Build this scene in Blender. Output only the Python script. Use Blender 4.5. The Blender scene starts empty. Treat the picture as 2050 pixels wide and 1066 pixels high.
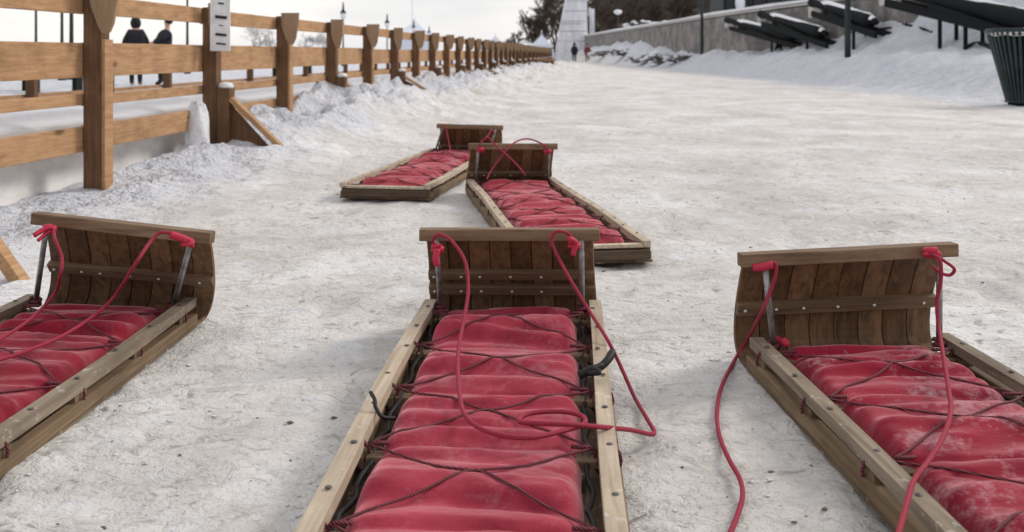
import bpy, bmesh, math, random
import numpy as np
from mathutils import Vector, Matrix
R = math.radians
S = bpy.context.scene
# ---------------------------------------------------------------- camera
H = 0.78; F = 2000.0; HY = 108.0      # eye height, focal length and horizon row in photo pixels
cam = bpy.data.cameras.new('camera'); co = bpy.data.objects.new('camera', cam)
S.collection.objects.link(co); S.camera = co
co.location = (0, 0, H); co.rotation_euler = (R(90), 0, 0); cam.shift_y = -(533-HY)/2050
cam.sensor_width = 36.0; cam.lens = F/2050*36; cam.clip_start = 0.05; cam.clip_end = 3000
cam.dof.use_dof = True; cam.dof.focus_distance = 2.35; cam.dof.aperture_fstop = 6.3
S.render.resolution_x = 1024; S.render.resolution_y = 532
S.view_settings.view_transform = 'Standard'; S.view_settings.look = 'None'
S.view_settings.exposure = 0.43; S.view_settings.gamma = 1.0
# ---------------------------------------------------------------- world: thin bright overcast
SUN_EL = R(34); SUN_AZ = R(62)          # azimuth clockwise from +Y
W = bpy.data.worlds.new('World'); S.world = W; W.use_nodes = True
nt = W.node_tree; nt.nodes.clear()
def N(nt, t, **k):
    n = nt.nodes.new(t)
    for a, v in k.items(): setattr(n, a, v)
    return n
out = N(nt, 'ShaderNodeOutputWorld')
sky = N(nt, 'ShaderNodeTexSky', sky_type='NISHITA', sun_disc=False)
sky.sun_elevation = SUN_EL; sky.sun_rotation = SUN_AZ; sky.air_density = 1.0; sky.dust_density = 2.0
bg1 = N(nt, 'ShaderNodeBackground'); bg1.inputs[1].default_value = 0.085
nt.links.new(sky.outputs[0], bg1.inputs[0])
bg2 = N(nt, 'ShaderNodeBackground'); bg2.inputs[1].default_value = 0.80
tc = N(nt, 'ShaderNodeTexCoord'); nz = N(nt, 'ShaderNodeTexNoise'); nz.inputs['Scale'].default_value = 3.2
nz.inputs['Detail'].default_value = 6; nz.inputs['Roughness'].default_value = 0.5
mp = N(nt, 'ShaderNodeMapping'); mp.inputs['Scale'].default_value = (1, 1, 3.0)
nt.links.new(tc.outputs['Generated'], mp.inputs[0]); nt.links.new(mp.outputs[0], nz.inputs['Vector'])
cr = N(nt, 'ShaderNodeValToRGB')
cr.color_ramp.elements[0].position = 0.38; cr.color_ramp.elements[0].color = (0.80, 0.815, 0.845, 1)
cr.color_ramp.elements[1].position = 0.66; cr.color_ramp.elements[1].color = (1.15, 1.09, 1.03, 1)
nt.links.new(nz.outputs[0], cr.inputs[0]); nt.links.new(cr.outputs[0], bg2.inputs[0])
mx = N(nt, 'ShaderNodeMixShader'); mx.inputs[0].default_value = 0.88
nt.links.new(bg1.outputs[0], mx.inputs[1]); nt.links.new(bg2.outputs[0], mx.inputs[2])
nt.links.new(mx.outputs[0], out.inputs[0])
# ---------------------------------------------------------------- sun
sl = bpy.data.lights.new('sun', 'SUN'); so = bpy.data.objects.new('sun', sl); S.collection.objects.link(so)
sl.energy = 1.45; sl.angle = R(16); sl.color = (1.0, 0.93, 0.84)
sd = Vector((math.sin(SUN_AZ)*math.cos(SUN_EL), math.cos(SUN_AZ)*math.cos(SUN_EL), math.sin(SUN_EL)))
so.rotation_euler = sd.to_track_quat('Z', 'Y').to_euler()
# ---------------------------------------------------------------- survey helpers (photo pixel of the 2050 px picture -> point of the place)
def ray(px, py):
    return Vector(((px-1025)/F, 1.0, (HY-py)/F))
def at(px, py, z=0.0):
    d = ray(px, py); return Vector((0, 0, H)) + d*((z-H)/d.z)
def atD(px, py, Y):
    d = ray(px, py); return Vector((0, 0, H)) + d*(Y/d.y)
DY = 0.0
def aD(px, py, Y): return atD(px, py, Y+DY)
rnd = random.Random(7)
# ---------------------------------------------------------------- objects helpers
def link(o): S.collection.objects.link(o); return o
def tag(o, label=None, cat=None, group=None, kind=None):
    for k, v in (('label', label), ('category', cat), ('group', group), ('kind', kind)):
        if v: o[k] = v
    return o
def empty(name, loc=(0, 0, 0), rz=0.0):
    o = link(bpy.data.objects.new(name, None)); o.location = loc; o.rotation_euler = (0, 0, rz); o.empty_display_size = .1
    return o
class MB:
    def __init__(s): s.v = []; s.f = []; s.m = []; s.sm = []
    def add(s, vs, fs, mi=0, smooth=False):
        b = len(s.v); s.v += [tuple(v) for v in vs]
        for f in fs: s.f.append(tuple(i+b for i in f)); s.m.append(mi); s.sm.append(smooth)
    def box(s, c, size, rot=None, mi=0):
        hx, hy, hz = size[0]/2, size[1]/2, size[2]/2
        vs = [Vector((x*hx, y*hy, z*hz)) for z in (-1, 1) for y in (-1, 1) for x in (-1, 1)]
        if rot is not None: vs = [rot @ v for v in vs]
        c = Vector(c)
        s.add([v+c for v in vs], [(0,2,3,1),(4,5,7,6),(0,1,5,4),(2,6,7,3),(0,4,6,2),(1,3,7,5)], mi)
    def beam(s, a, b, w, h, up=(0, 0, 1), mi=0):      # w across, h along up
        a = Vector(a); b = Vector(b); d = (b-a); L = d.length; d.normalize()
        up = Vector(up); x = d.cross(up).normalized(); u = x.cross(d).normalized()
        s.box((a+b)/2, (w, L, h), Matrix((x, d, u)).transposed(), mi)
    def tube(s, pts, r, n=8, mi=0, cap=True):
        pts = [Vector(p) for p in pts]; rr = r if isinstance(r, (list, tuple)) else [r]*len(pts)
        ref = Vector((0, 0, 1)); prev = None; vs = []
        for i, p in enumerate(pts):
            d = (pts[min(i+1, len(pts)-1)] - pts[max(i-1, 0)])
            if d.length < 1e-9: d = Vector((0, 0, 1))
            d.normalize()
            if prev is None:
                a = ref if abs(d.dot(ref)) < .9 else Vector((1, 0, 0))
                u = (a - d*a.dot(d)).normalized()
            else:
                u = prev - d*prev.dot(d)
                u = u.normalized() if u.length > 1e-6 else Vector((1, 0, 0))
            prev = u; w = d.cross(u)
            for k in range(n):
                t = 2*math.pi*k/n; vs.append(p + (u*math.cos(t)+w*math.sin(t))*rr[i])
        fs = []
        for i in range(len(pts)-1):
            for k in range(n):
                a = i*n+k; b = i*n+(k+1) % n; fs.append((a, b, b+n, a+n))
        if cap: fs += [tuple(range(n-1, -1, -1)), tuple(range((len(pts)-1)*n, len(pts)*n))]
        s.add(vs, fs, mi, True)
    def lathe(s, prof, c=(0, 0, 0), n=16, mi=0, axis=None, smooth=True):
        c = Vector(c); q = axis if axis is not None else Matrix.Identity(3); vs = []
        for (r, z) in prof:
            for k in range(n):
                t = 2*math.pi*k/n; vs.append(c + q @ Vector((r*math.cos(t), r*math.sin(t), z)))
        fs = []
        for i in range(len(prof)-1):
            for k in range(n):
                a = i*n+k; b = i*n+(k+1) % n; fs.append((a, b, b+n, a+n))
        fs += [tuple(range(n-1, -1, -1)), tuple(range((len(prof)-1)*n, len(prof)*n))]
        s.add(vs, fs, mi, smooth)
    def prism(s, poly, y0, y1, mi=0):        # polygon in XZ extruded along Y
        n = len(poly)
        vs = [(x, y0, z) for x, z in poly] + [(x, y1, z) for x, z in poly]
        fs = [tuple(range(n)), tuple(range(2*n-1, n-1, -1))] + [(i, i+n, (i+1) % n+n, (i+1) % n) for i in range(n)]
        s.add(vs, fs, mi)
    def grid(s, fn, nu, nv, mi=0, smooth=True, flip=False):
        vs = [fn(i/nu, j/nv) for j in range(nv+1) for i in range(nu+1)]
        fs = []
        for j in range(nv):
            for i in range(nu):
                a = j*(nu+1)+i; q = (a, a+1, a+nu+2, a+nu+1); fs.append(q[::-1] if flip else q)
        s.add(vs, fs, mi, smooth)
    def build(s, name, mats, parent=None, bevel=0.0):
        me = bpy.data.meshes.new(name); me.from_pydata(s.v, [], s.f)
        if not isinstance(mats, (list, tuple)): mats = [mats]
        for m in mats: me.materials.append(m)
        me.polygons.foreach_set('material_index', s.m); me.polygons.foreach_set('use_smooth', s.sm)
        me.update(); bm = bmesh.new(); bm.from_mesh(me); bmesh.ops.recalc_face_normals(bm, faces=bm.faces); bm.to_mesh(me); bm.free()
        o = link(bpy.data.objects.new(name, me))
        if parent is not None: o.parent = parent
        if bevel:
            b = o.modifiers.new('bevel', 'BEVEL'); b.width = bevel; b.segments = 2; b.limit_method = 'ANGLE'; b.angle_limit = R(50)
        return o
def spline(pts, k=8):
    P = [Vector(p) for p in pts]; P = [P[0]*2-P[1]] + P + [P[-1]*2-P[-2]]; o = []
    for i in range(1, len(P)-2):
        a, b, c, d = P[i-1:i+3]
        for j in range(k):
            t = j/k
            o.append(.5*((2*b)+(c-a)*t+(2*a-5*b+4*c-d)*t*t+(3*b-a-3*c+d)*t**3))
    o.append(P[-2]); return o
# ---------------------------------------------------------------- vector noise in numpy
def hsh(i, j, k):
    h = (i.astype(np.int64)*374761393 + j.astype(np.int64)*668265263 + k*2147483647) & 0xffffffff
    h = ((h ^ (h >> 13))*1274126177) & 0xffffffff; h ^= h >> 16
    return (h & 0xffff)/65535.0
def vn(x, y, seed=0):
    x = np.asarray(x, float); y = np.asarray(y, float)
    i = np.floor(x); j = np.floor(y); fx = x-i; fy = y-j; fx = fx*fx*(3-2*fx); fy = fy*fy*(3-2*fy)
    a = hsh(i, j, seed); b = hsh(i+1, j, seed); c = hsh(i, j+1, seed); d = hsh(i+1, j+1, seed)
    return (a*(1-fx)+b*fx)*(1-fy)+(c*(1-fx)+d*fx)*fy
def fbm(x, y, seed=0, o=4, g=.5):
    s = 0; a = 1; t = 0
    for k in range(o): s = s + a*(vn(x*2**k, y*2**k, seed+k*17)-.5); t += a; a *= g
    return s/t
def hs1(i, j, k):
    h = (i*374761393 + j*668265263 + k*2147483647) & 0xffffffff
    h = ((h ^ (h >> 13))*1274126177) & 0xffffffff; h ^= h >> 16
    return (h & 0xffff)/65535.0
def v1(x, y, k=0):
    i = math.floor(x); j = math.floor(y); fx = x-i; fy = y-j; fx = fx*fx*(3-2*fx); fy = fy*fy*(3-2*fy)
    return (hs1(i, j, k)*(1-fx)+hs1(i+1, j, k)*fx)*(1-fy)+(hs1(i, j+1, k)*(1-fx)+hs1(i+1, j+1, k)*fx)*fy
def f1(x, y, seed=0, o=4, g=.5):
    s = 0; a = 1; t = 0
    for k in range(o): s += a*(v1(x*2**k, y*2**k, seed+k*17)-.5); t += a; a *= g
    return s/t
def sst(x, a, b):
    t = np.clip((x-a)/(b-a), 0, 1); return t*t*(3-2*t)
# ---------------------------------------------------------------- materials
def mat(name, base=(.5, .5, .5), rough=.7, metal=0.0, spec=.3):
    m = bpy.data.materials.new(name); m.use_nodes = True; b = m.node_tree.nodes['Principled BSDF']
    b.inputs['Base Color'].default_value = (*base, 1); b.inputs['Roughness'].default_value = rough
    b.inputs['Metallic'].default_value = metal; b.inputs['Specular IOR Level'].default_value = spec
    return m, m.node_tree, b
def noise(t, scale, detail=4, rough=.55, vec=None, dist=0):
    n = N(t, 'ShaderNodeTexNoise'); n.inputs['Scale'].default_value = scale; n.inputs['Detail'].default_value = detail
    n.inputs['Roughness'].default_value = rough; n.inputs['Distortion'].default_value = dist
    if vec is not None: t.links.new(vec, n.inputs['Vector'])
    return n.outputs[0]
def ramp(t, fac, stops):
    r = N(t, 'ShaderNodeValToRGB'); e = r.color_ramp.elements
    while len(e) < len(stops): e.new(.5)
    for i, (p, c) in enumerate(stops):
        e[i].position = p; e[i].color = (*c, 1) if isinstance(c, (tuple, list)) else (c, c, c, 1)
    t.links.new(fac, r.inputs[0]); return r.outputs[0]
def mixc(t, a, b, f, mode='MIX'):
    m = N(t, 'ShaderNodeMix', data_type='RGBA', blend_type=mode)
    for s, v in ((m.inputs[0], f), (m.inputs[6], a), (m.inputs[7], b)):
        if isinstance(v, (int, float)): s.default_value = v
        elif isinstance(v, tuple): s.default_value = (*v, 1)
        else: t.links.new(v, s)
    return m.outputs[2]
def mth(t, op, a, b=0.0, c=None, clamp=False):
    m = N(t, 'ShaderNodeMath', operation=op); m.use_clamp = clamp
    for i, v in enumerate((a, b, c)):
        if v is None: continue
        if isinstance(v, (int, float)): m.inputs[i].default_value = v
        else: t.links.new(v, m.inputs[i])
    return m.outputs[0]
def bump(t, b, h, strength=.4, dist=.01, prev=None):
    n = N(t, 'ShaderNodeBump'); n.inputs['Strength'].default_value = strength; n.inputs['Distance'].default_value = dist
    t.links.new(h, n.inputs['Height'])
    if prev is not None: t.links.new(prev, n.inputs['Normal'])
    t.links.new(n.outputs[0], b.inputs['Normal']); return n.outputs[0]
def objco(t, scale=(1, 1, 1), which='Object'):
    c = N(t, 'ShaderNodeTexCoord'); m = N(t, 'ShaderNodeMapping'); m.inputs['Scale'].default_value = scale
    t.links.new(c.outputs[which], m.inputs[0]); return m.outputs[0]
def wood(name, light, dark, axis='Y', dirt=.35, rough=.75, knots=True, snow=0.0, fine=1.0):
    m, t, b = mat(name, light, rough, spec=.2)
    k = {'X': (3, 60, 60), 'Y': (60, 3, 60), 'Z': (60, 60, 3)}[axis]
    v = objco(t, tuple(q*fine for q in k)); g = noise(t, 1.0, 6, .6, v, .6)
    col = mixc(t, light, dark, ramp(t, g, [(.38, 0.), (.72, 1.)]))
    v2 = objco(t, (1, 1, 1)); d = noise(t, 5.0, 5, .6, v2)
    col = mixc(t, col, tuple(q*.45 for q in dark), mth(t, 'MULTIPLY', ramp(t, d, [(.45, 0.), (.75, 1.)]), dirt))
    geo = N(t, 'ShaderNodeNewGeometry'); rp = geo.outputs['Random Per Island']
    col = mixc(t, col, mixc(t, col, (.50, .46, .43), 1.0, 'MULTIPLY'), rp)
    if knots:
        vo = N(t, 'ShaderNodeTexVoronoi'); vo.inputs['Scale'].default_value = 4.2
        kk = {'X': (.45, 1, 1), 'Y': (1, .45, 1), 'Z': (1, 1, .45)}[axis]
        t.links.new(objco(t, kk), vo.inputs['Vector'])
        col = mixc(t, col, tuple(q*.35 for q in dark), ramp(t, vo.outputs['Distance'], [(.05, .95), (.13, 0.)]))
    if snow:
        sn = noise(t, 30, 6, .7, v2); f = ramp(t, sn, [(.60, 0.), (.66, snow)])
        col = mixc(t, col, (.75, .76, .8), f)
    t.links.new(col, b.inputs['Base Color']); bump(t, b, g, .35, .004)
    return m
FENCE_L, FENCE_D = (.52, .32, .175), (.34, .19, .095)
M_rail = wood('fence_rail_wood', FENCE_L, FENCE_D, 'Y', .45)
M_post = wood('fence_post_wood', (.20, .112, .062), (.105, .056, .031), 'Z', .5)
M_ply = wood('fence_ply_wood', (.44, .31, .20), (.33, .22, .135), 'Z', .15, knots=False)
M_curl = wood('sled_board_wood', (.26, .155, .086), (.10, .057, .031), 'Z', .45, .6, False)
M_deck = wood('sled_deck_wood', (.25, .18, .115), (.10, .066, .04), 'Y', .5, .7, False, .5)
M_dark = wood('sled_dark_end_wood', (.12, .085, .058), (.05, .036, .026), 'X', .6, .7, False)
M_bar = wood('sled_bar_wood', (.27, .18, .115), (.12, .075, .045), 'X', .4, .65, False)
M_slrail = wood('sled_rail_pale_wood', (.69, .60, .475), (.45, .36, .26), 'Y', .35, .7, False, .35)
M_slrail2 = wood('sled_rail_grey_wood', (.37, .305, .235), (.19, .15, .11), 'Y', .5, .7, False, .3)
M_runner = wood('sled_runner_wood', (.26, .185, .115), (.12, .078, .045), 'Y', .5, .7, False)
def cloth(name, c, c2, dust=0.0):
    m, t, b = mat(name, c, .85, spec=.15)
    b.inputs['Sheen Weight'].default_value = .6; b.inputs['Sheen Roughness'].default_value = .4
    b.inputs['Sheen Tint'].default_value = (1, .55, .6, 1)
    v = objco(t); g = noise(t, 9, 5, .6, v); col = mixc(t, c, c2, ramp(t, g, [(.35, 0.), (.7, 1.)]))
    f = noise(t, 260, 2, .5, v)
    if dust:
        n1 = noise(t, 6.5, 8, .72, v, .3); n2 = noise(t, 70, 4, .7, v)
        k = ramp(t, mth(t, 'ADD', mth(t, 'MULTIPLY', n1, .7), mth(t, 'MULTIPLY', n2, .3)), [(.52, 0.), (.66, dust)])
        col = mixc(t, col, (.72, .66, .68), k)
    t.links.new(col, b.inputs['Base Color'])
    w = noise(t, 16, 3, .5, objco(t, (1, 1.6, 1))); p = bump(t, b, w, .4, .010); bump(t, b, f, .25, .002, p)
    return m
M_red = cloth('red_canvas', (.34, .036, .062), (.20, .013, .028), .12)
M_pink = cloth('faded_red_canvas', (.37, .050, .072), (.26, .026, .044), .25)
M_dred = cloth('deep_red_canvas', (.24, .007, .024), (.15, .004, .014), .05)
M_rdust = cloth('snow_dusted_red_canvas', (.27, .010, .030), (.17, .005, .018), .34)
def rope(name, c, c2, sc=160):
    m, t, b = mat(name, c, .7, spec=.3)
    w = N(t, 'ShaderNodeTexWave'); w.inputs['Scale'].default_value = sc; w.inputs['Distortion'].default_value = 1.0
    w.bands_direction = 'DIAGONAL'; t.links.new(objco(t), w.inputs['Vector'])
    t.links.new(mixc(t, c, c2, w.outputs[1]), b.inputs['Base Color']); bump(t, b, w.outputs[1], .6, .003)
    return m
M_rope = rope('red_rope', (.42, .036, .075), (.24, .018, .040))
M_cord = rope('dark_red_cord', (.05, .008, .013), (.22, .05, .065), 90)
M_tape = mat('red_tape', (.42, .022, .055), .6)[0]
M_black = mat('black_cord', (.012, .012, .013), .6)[0]
M_steel, t, b = mat('steel_rod', (.27, .27, .28), .45, .6)
t.links.new(ramp(t, noise(t, 40, 5, .6, objco(t)), [(.4, (.32, .32, .33)), (.7, (.13, .11, .10))]), b.inputs['Base Color'])
M_screw = mat('screw_head', (.10, .09, .085), .5, .4)[0]
M_screwp = mat('bright_screw', (.55, .55, .55), .4, .5)[0]
M_iron, t, b = mat('black_iron', (.010, .012, .013), .8, spec=.12)
M_lamp = mat('dark_green_iron', (.017, .026, .026), .5)[0]
M_bin, t, b = mat('bin_green_paint', (.018, .034, .036), .5)
t.links.new(ramp(t, noise(t, 8, 5, .6, objco(t)), [(.4, (.016, .030, .032)), (.75, (.035, .052, .055))]), b.inputs['Base Color'])
M_glass = mat('lamp_glass', (.75, .76, .78), .3)[0]
M_white, t, b = mat('white_boards', (.62, .63, .67), .7)
v = objco(t, (1, 1, .15)); t.links.new(ramp(t, noise(t, 3.0, 6, .6, v), [(.35, (.60, .61, .65)), (.7, (.80, .80, .83))]), b.inputs['Base Color'])
M_tent = mat('white_tent_fabric', (.66, .70, .78), .7)[0]
M_tentdark = mat('tent_shade_wall', (.10, .11, .13), .8)[0]
M_snow, t, b = mat('clean_snow', (.78, .79, .83), .7, spec=.2)
bump(t, b, noise(t, 8, 8, .68, objco(t)), .8, .06)
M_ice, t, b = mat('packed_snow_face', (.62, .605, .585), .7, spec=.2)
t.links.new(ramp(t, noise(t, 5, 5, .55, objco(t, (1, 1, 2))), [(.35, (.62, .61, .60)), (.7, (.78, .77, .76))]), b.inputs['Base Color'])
bump(t, b, noise(t, 9, 6, .6, objco(t)), .35, .02)
M_stone, t, b = mat('grey_stone', (.2, .19, .18), .9, spec=.15)
v = objco(t, (1, 1, 1)); br = N(t, 'ShaderNodeTexBrick')
# blocks laid along the wall: use y for length and z for height
sx = N(t, 'ShaderNodeSeparateXYZ'); t.links.new(v, sx.inputs[0]); cx = N(t, 'ShaderNodeCombineXYZ')
t.links.new(sx.outputs[1], cx.inputs[0]); t.links.new(sx.outputs[2], cx.inputs[1]); t.links.new(cx.outputs[0], br.inputs['Vector'])
br.inputs['Scale'].default_value = 1.6; br.inputs['Color1'].default_value = (.19, .175, .17, 1); br.inputs['Color2'].default_value = (.13, .125, .125, 1)
br.inputs['Mortar'].default_value = (.22, .22, .225, 1); br.inputs['Mortar Size'].default_value = .012; br.inputs['Brick Width'].default_value = .9; br.inputs['Row Height'].default_value = .35
n1 = noise(t, 1.4, 8, .7, v)
t.links.new(mixc(t, br.outputs[0], (.30, .285, .27), ramp(t, n1, [(.45, 0.), (.62, .9)])), b.inputs['Base Color']); bump(t, b, n1, .6, .05)
M_jamb = mat('pale_cut_stone', (.48, .46, .44), .85)[0]
M_twig = mat('grey_brown_twigs', (.16, .14, .13), .9)[0]
M_bark, t, b = mat('bare_bark', (.075, .058, .047), .9, spec=.1)
t.links.new(ramp(t, noise(t, .6, 4, .6, objco(t)), [(.35, (.055, .042, .035)), (.7, (.115, .088, .072))]), b.inputs['Base Color'])
M_bark2 = mat('frosted_bark', (.36, .36, .37), .9)[0]
M_ever = mat('dark_evergreen', (.030, .042, .040), .9)[0]
M_coat = mat('black_coat', (.012, .013, .017), .8)[0]
M_coat2 = mat('navy_coat', (.016, .018, .026), .8)[0]
M_redcoat = mat('dull_red_coat', (.16, .03, .035), .8)[0]
M_skin = mat('skin', (.50, .28, .20), .6)[0]
M_hair = mat('dark_hair', (.02, .015, .012), .7)[0]
M_paper, t, b = mat('white_notice', (.70, .71, .73), .6)
t.links.new(ramp(t, noise(t, 12, 5, .6, objco(t)), [(.4, (.60, .61, .64)), (.65, (.76, .77, .78))]), b.inputs['Base Color'])
M_ink = mat('black_ink', (.02, .02, .025), .6)[0]
M_greenwall = mat('dark_green_boards', (.030, .038, .040), .7)[0]
# ---------------------------------------------------------------- terrain
def xf(y): return -2.779 + .0775*y                 # line of the timber fence
def bankh(y):
    ys = [0, 5.2, 6.3, 7.5, 9.3, 10.6, 11.4, 12.9, 14.7, 16.5, 22, 40, 80]
    hs = [.02, .0, .10, .22, .32, .43, .44, .36, .38, .34, .34, .34, .2]
    return np.interp(y, ys, hs)
def wallx(y): return np.interp(y, [26.8, 29.8, 34.8, 46.4, 94, 115], [11.5, 11.3, 10.88, 9.86, 8.0, 7.2])
def Hf(x, y, micro=True):
    x = np.asarray(x, float); y = np.asarray(y, float)
    d = x-xf(y); e = d + .35*fbm(x*1.1, y*1.1, 5, 3)
    far = np.clip(1-(y-70)/20, 0, 1)
    bank = bankh(y)*np.where(e > 0, np.exp(-(np.abs(e)/(.58+.032*y))**2), np.exp(-(np.abs(e)/.22)**2))*far
    rdg = (1-2*np.abs(fbm(x*3.3+7, y*2.6, 83, 3)))**2-.72
    lump = .55*np.minimum(bank, .3)*rdg + bank*(.9*fbm(x*2.2, y*1.8, 9, 3)) + np.minimum(bank, .2)*.5*fbm(x*7, y*5, 13, 4, .5) + .035*fbm(x*6, y*6, 15, 3)*sst(-(d-1.3), 0, .6)
    edge = 7.8 - .6*sst(y, 50, 95) + 1.0*fbm(x*.0+3, y*.25, 21, 3)
    r1 = .78*sst(x-edge, 0, 1.7)*(1-.35*sst(y, 34, 60)) + .55*sst(x-edge, 1.0, 3.0)*sst(y, 32, 48)
    r2 = (.36*np.clip(x-9.7, 0, 2.4)**2+.85*np.maximum(0, x-12.1))*(1-sst(y, 33, 42))*sst(y, 20, 29)
    r2 = np.minimum(r2, 9)
    hl = (.20*fbm(x*.7, y*.45, 31, 4)+.30*fbm(x*1.9, y*1.2, 37, 4)+.14*((1-2*np.abs(fbm(x*1.3, y*.8, 87, 3)))**2-.7))*sst(x-edge, .1, 1.5)
    behind = .9*sst(x-wallx(y), .3, 2.0)*sst(y, 36, 50)
    r1 = r1 + 1.15*sst(y, 50, 74)*sst(x-(wallx(y)-2.0), 0, 1.7)
    z = bank+lump+r1+r2+hl+behind
    if micro:
        k = 1-.0*y
        z = z + .012*fbm(x*1.7, y*1.7, 41, 3) + .030*fbm(x*5.5, y*6, 43, 3) + .016*fbm(x*19, y*22, 47, 2)*np.clip(1.6-y/8, 0, 1)
        rp = random.Random(11)
        for _ in range(90):
            fy = 1.2+rp.random()**1.3*10; fx = rp.uniform(-.6, .6)*fy; fa = rp.gauss(0, .5); c_, s_ = math.cos(fa), math.sin(fa)
            if fx < xf(fy)+.7: continue
            u_ = ((x-fx)*c_+(y-fy)*s_)/.055; w_ = (-(x-fx)*s_+(y-fy)*c_)/.14; q_ = u_*u_+w_*w_
            z = z - rp.uniform(.006, .016)*np.exp(-q_**2*.8) + .006*np.exp(-(np.sqrt(q_)-1.5)**2*6)
        track = fbm(x*3.2+9, y*6.5, 61, 3); z = z - .018*np.clip(track-.12, 0, .3)*3
    return z
def drop(px, py, lift=.03):      # first point of the terrain met by a sight line
    y = 14.0
    while y < 120:
        p = atD(px, py, y)
        if p.z <= float(Hf(np.array([p.x]), np.array([y]))[0]): break
        y += .1
    return p+Vector((0, 0, lift))
def hz(x, y): return float(Hf(np.array([x]), np.array([y]), False)[0])
ys = [.15]
while ys[-1] < 190: ys.append(ys[-1]+max(.020, .0105*ys[-1]))
ys = np.array(ys)
xr = [0.0]
while xr[-1] < 120: xr.append(xr[-1]+max(.028, .021*(xr[-1]-1.2)))
xr = np.array(xr); xs = np.concatenate([-xr[:0:-1], xr])
X, Y = np.meshgrid(xs, ys); Z = Hf(X, Y)
me = bpy.data.meshes.new('ground'); nx, ny = len(xs), len(ys)
vv = np.stack([X, Y, Z], -1).reshape(-1, 3)
idx = np.arange(nx*ny).reshape(ny, nx)
q = np.stack([idx[:-1, :-1], idx[:-1, 1:], idx[1:, 1:], idx[1:, :-1]], -1).reshape(-1, 4)
me.vertices.add(len(vv)); me.vertices.foreach_set('co', vv.ravel())
me.loops.add(q.size); me.loops.foreach_set('vertex_index', q.ravel().astype(np.int32))
me.polygons.add(len(q)); me.polygons.foreach_set('loop_start', (np.arange(len(q))*4).astype(np.int32))
me.polygons.foreach_set('use_smooth', [True]*len(q)); me.update(calc_edges=True)
M_ground, t, b = mat('trodden_snow', (.65, .62, .6), .75, spec=.25)
v = objco(t); big = noise(t, 1.1, 6, .6, v, .4); midn = noise(t, 6.5, 8, .68, objco(t, (1, 1.5, 1)), .5); fin = noise(t, 42, 6, .7, v)
col = ramp(t, big, [(.36, (.545, .520, .500)), (.50, (.635, .615, .602)), (.62, (.72, .712, .712))])
pat = noise(t, .8, 7, .62, objco(t, (1.3, .8, 1)), .6)
col = mixc(t, col, (.44, .41, .385), mth(t, 'MULTIPLY', ramp(t, pat, [(.51, 0.), (.68, 1.)]), .6))
col = mixc(t, col, (.33, .30, .28), mth(t, 'MULTIPLY', ramp(t, midn, [(.54, 0.), (.68, 1.)]), .50))
col = mixc(t, col, (.80, .79, .79), mth(t, 'MULTIPLY', ramp(t, midn, [(.30, 1.), (.42, 0.)]), .55))
col = mixc(t, col, (.36, .32, .29), mth(t, 'MULTIPLY', ramp(t, fin, [(.57, 0.), (.70, 1.)]), .75))
pit = noise(t, 17, 4, .62, objco(t, (1, 1.25, 1)), .8)
col = mixc(t, col, (.23, .20, .18), mth(t, 'MULTIPLY', mth(t, 'MULTIPLY', ramp(t, pit, [(.575, 0.), (.665, 1.)]), .78), ramp(t, noise(t, 1.7, 4, .6, v), [(.40, .25), (.60, 1.)])))
pit2 = noise(t, 48, 4, .62, v, .5)
col = mixc(t, col, (.20, .175, .155), mth(t, 'MULTIPLY', ramp(t, pit2, [(.62, 0.), (.70, 1.)]), .35))
col = mixc(t, col, (.66, .69, .76), mth(t, 'MULTIPLY', ramp(t, noise(t, 3.7, 4, .6, v, .3), [(.56, 0.), (.70, 1.)]), .5))
g2 = noise(t, 24, 3, .6, objco(t, (1, 1.5, 1)), 1.5); big2 = noise(t, 2.3, 4, .6, v)
gm = mth(t, 'MULTIPLY', ramp(t, g2, [(.685, 0.), (.715, 1.)]), ramp(t, big2, [(.42, 0.), (.58, 1.)]))
col = mixc(t, col, (.11, .095, .085), mth(t, 'MULTIPLY', gm, .85))
# clean snow: on the slope right of the path and in the bank along the fence
sp = N(t, 'ShaderNodeSeparateXYZ'); t.links.new(v, sp.inputs[0])
wob = mth(t, 'MULTIPLY', mth(t, 'SUBTRACT', noise(t, .5, 5, .6, v), .5), 3.0)
fr = mth(t, 'ADD', mth(t, 'SUBTRACT', sp.outputs[0], 7.4), wob)
fr = ramp(t, mth(t, 'ADD', mth(t, 'MULTIPLY', fr, .5), .5), [(.2, 0.), (.75, 1.)])
dl = mth(t, 'SUBTRACT', sp.outputs[0], mth(t, 'ADD', mth(t, 'MULTIPLY', sp.outputs[1], .0775), -2.779))
fl = ramp(t, mth(t, 'ADD', dl, mth(t, 'MULTIPLY', wob, .5)), [(.35, 1.), (1.0, 0.)])
cl = mth(t, 'MAXIMUM', fr, fl)
clean = ramp(t, noise(t, 3, 7, .6, v), [(.35, (.66, .70, .80)), (.65, (.80, .82, .885))])
col = mixc(t, col, clean, mth(t, 'MULTIPLY', cl, .85))
t.links.new(col, b.inputs['Base Color'])
sf0 = mth(t, 'SUBTRACT', 1.0, mth(t, 'MULTIPLY', cl, .8)); p = bump(t, b, mth(t, 'MULTIPLY', midn, sf0), .55, .04); p = bump(t, b, mth(t, 'MULTIPLY', mth(t, 'MULTIPLY', pit, -1.0), sf0), .7, .03, p); softer = mth(t, 'SUBTRACT', 1.0, mth(t, 'MULTIPLY', cl, .85)); p = bump(t, b, mth(t, 'MULTIPLY', fin, softer), .7, .012, p); p = bump(t, b, mth(t, 'MULTIPLY', noise(t, 130, 4, .7, v), softer), .3, .003, p); bump(t, b, mth(t, 'MULTIPLY', noise(t, 2.6, 7, .62, v), cl), 1.0, .45, p)
me.materials.append(M_ground)
g = link(bpy.data.objects.new('ground', me)); tag(g, 'wide trodden snow promenade with grey dirt and footprints', None, None, 'structure')
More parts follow.
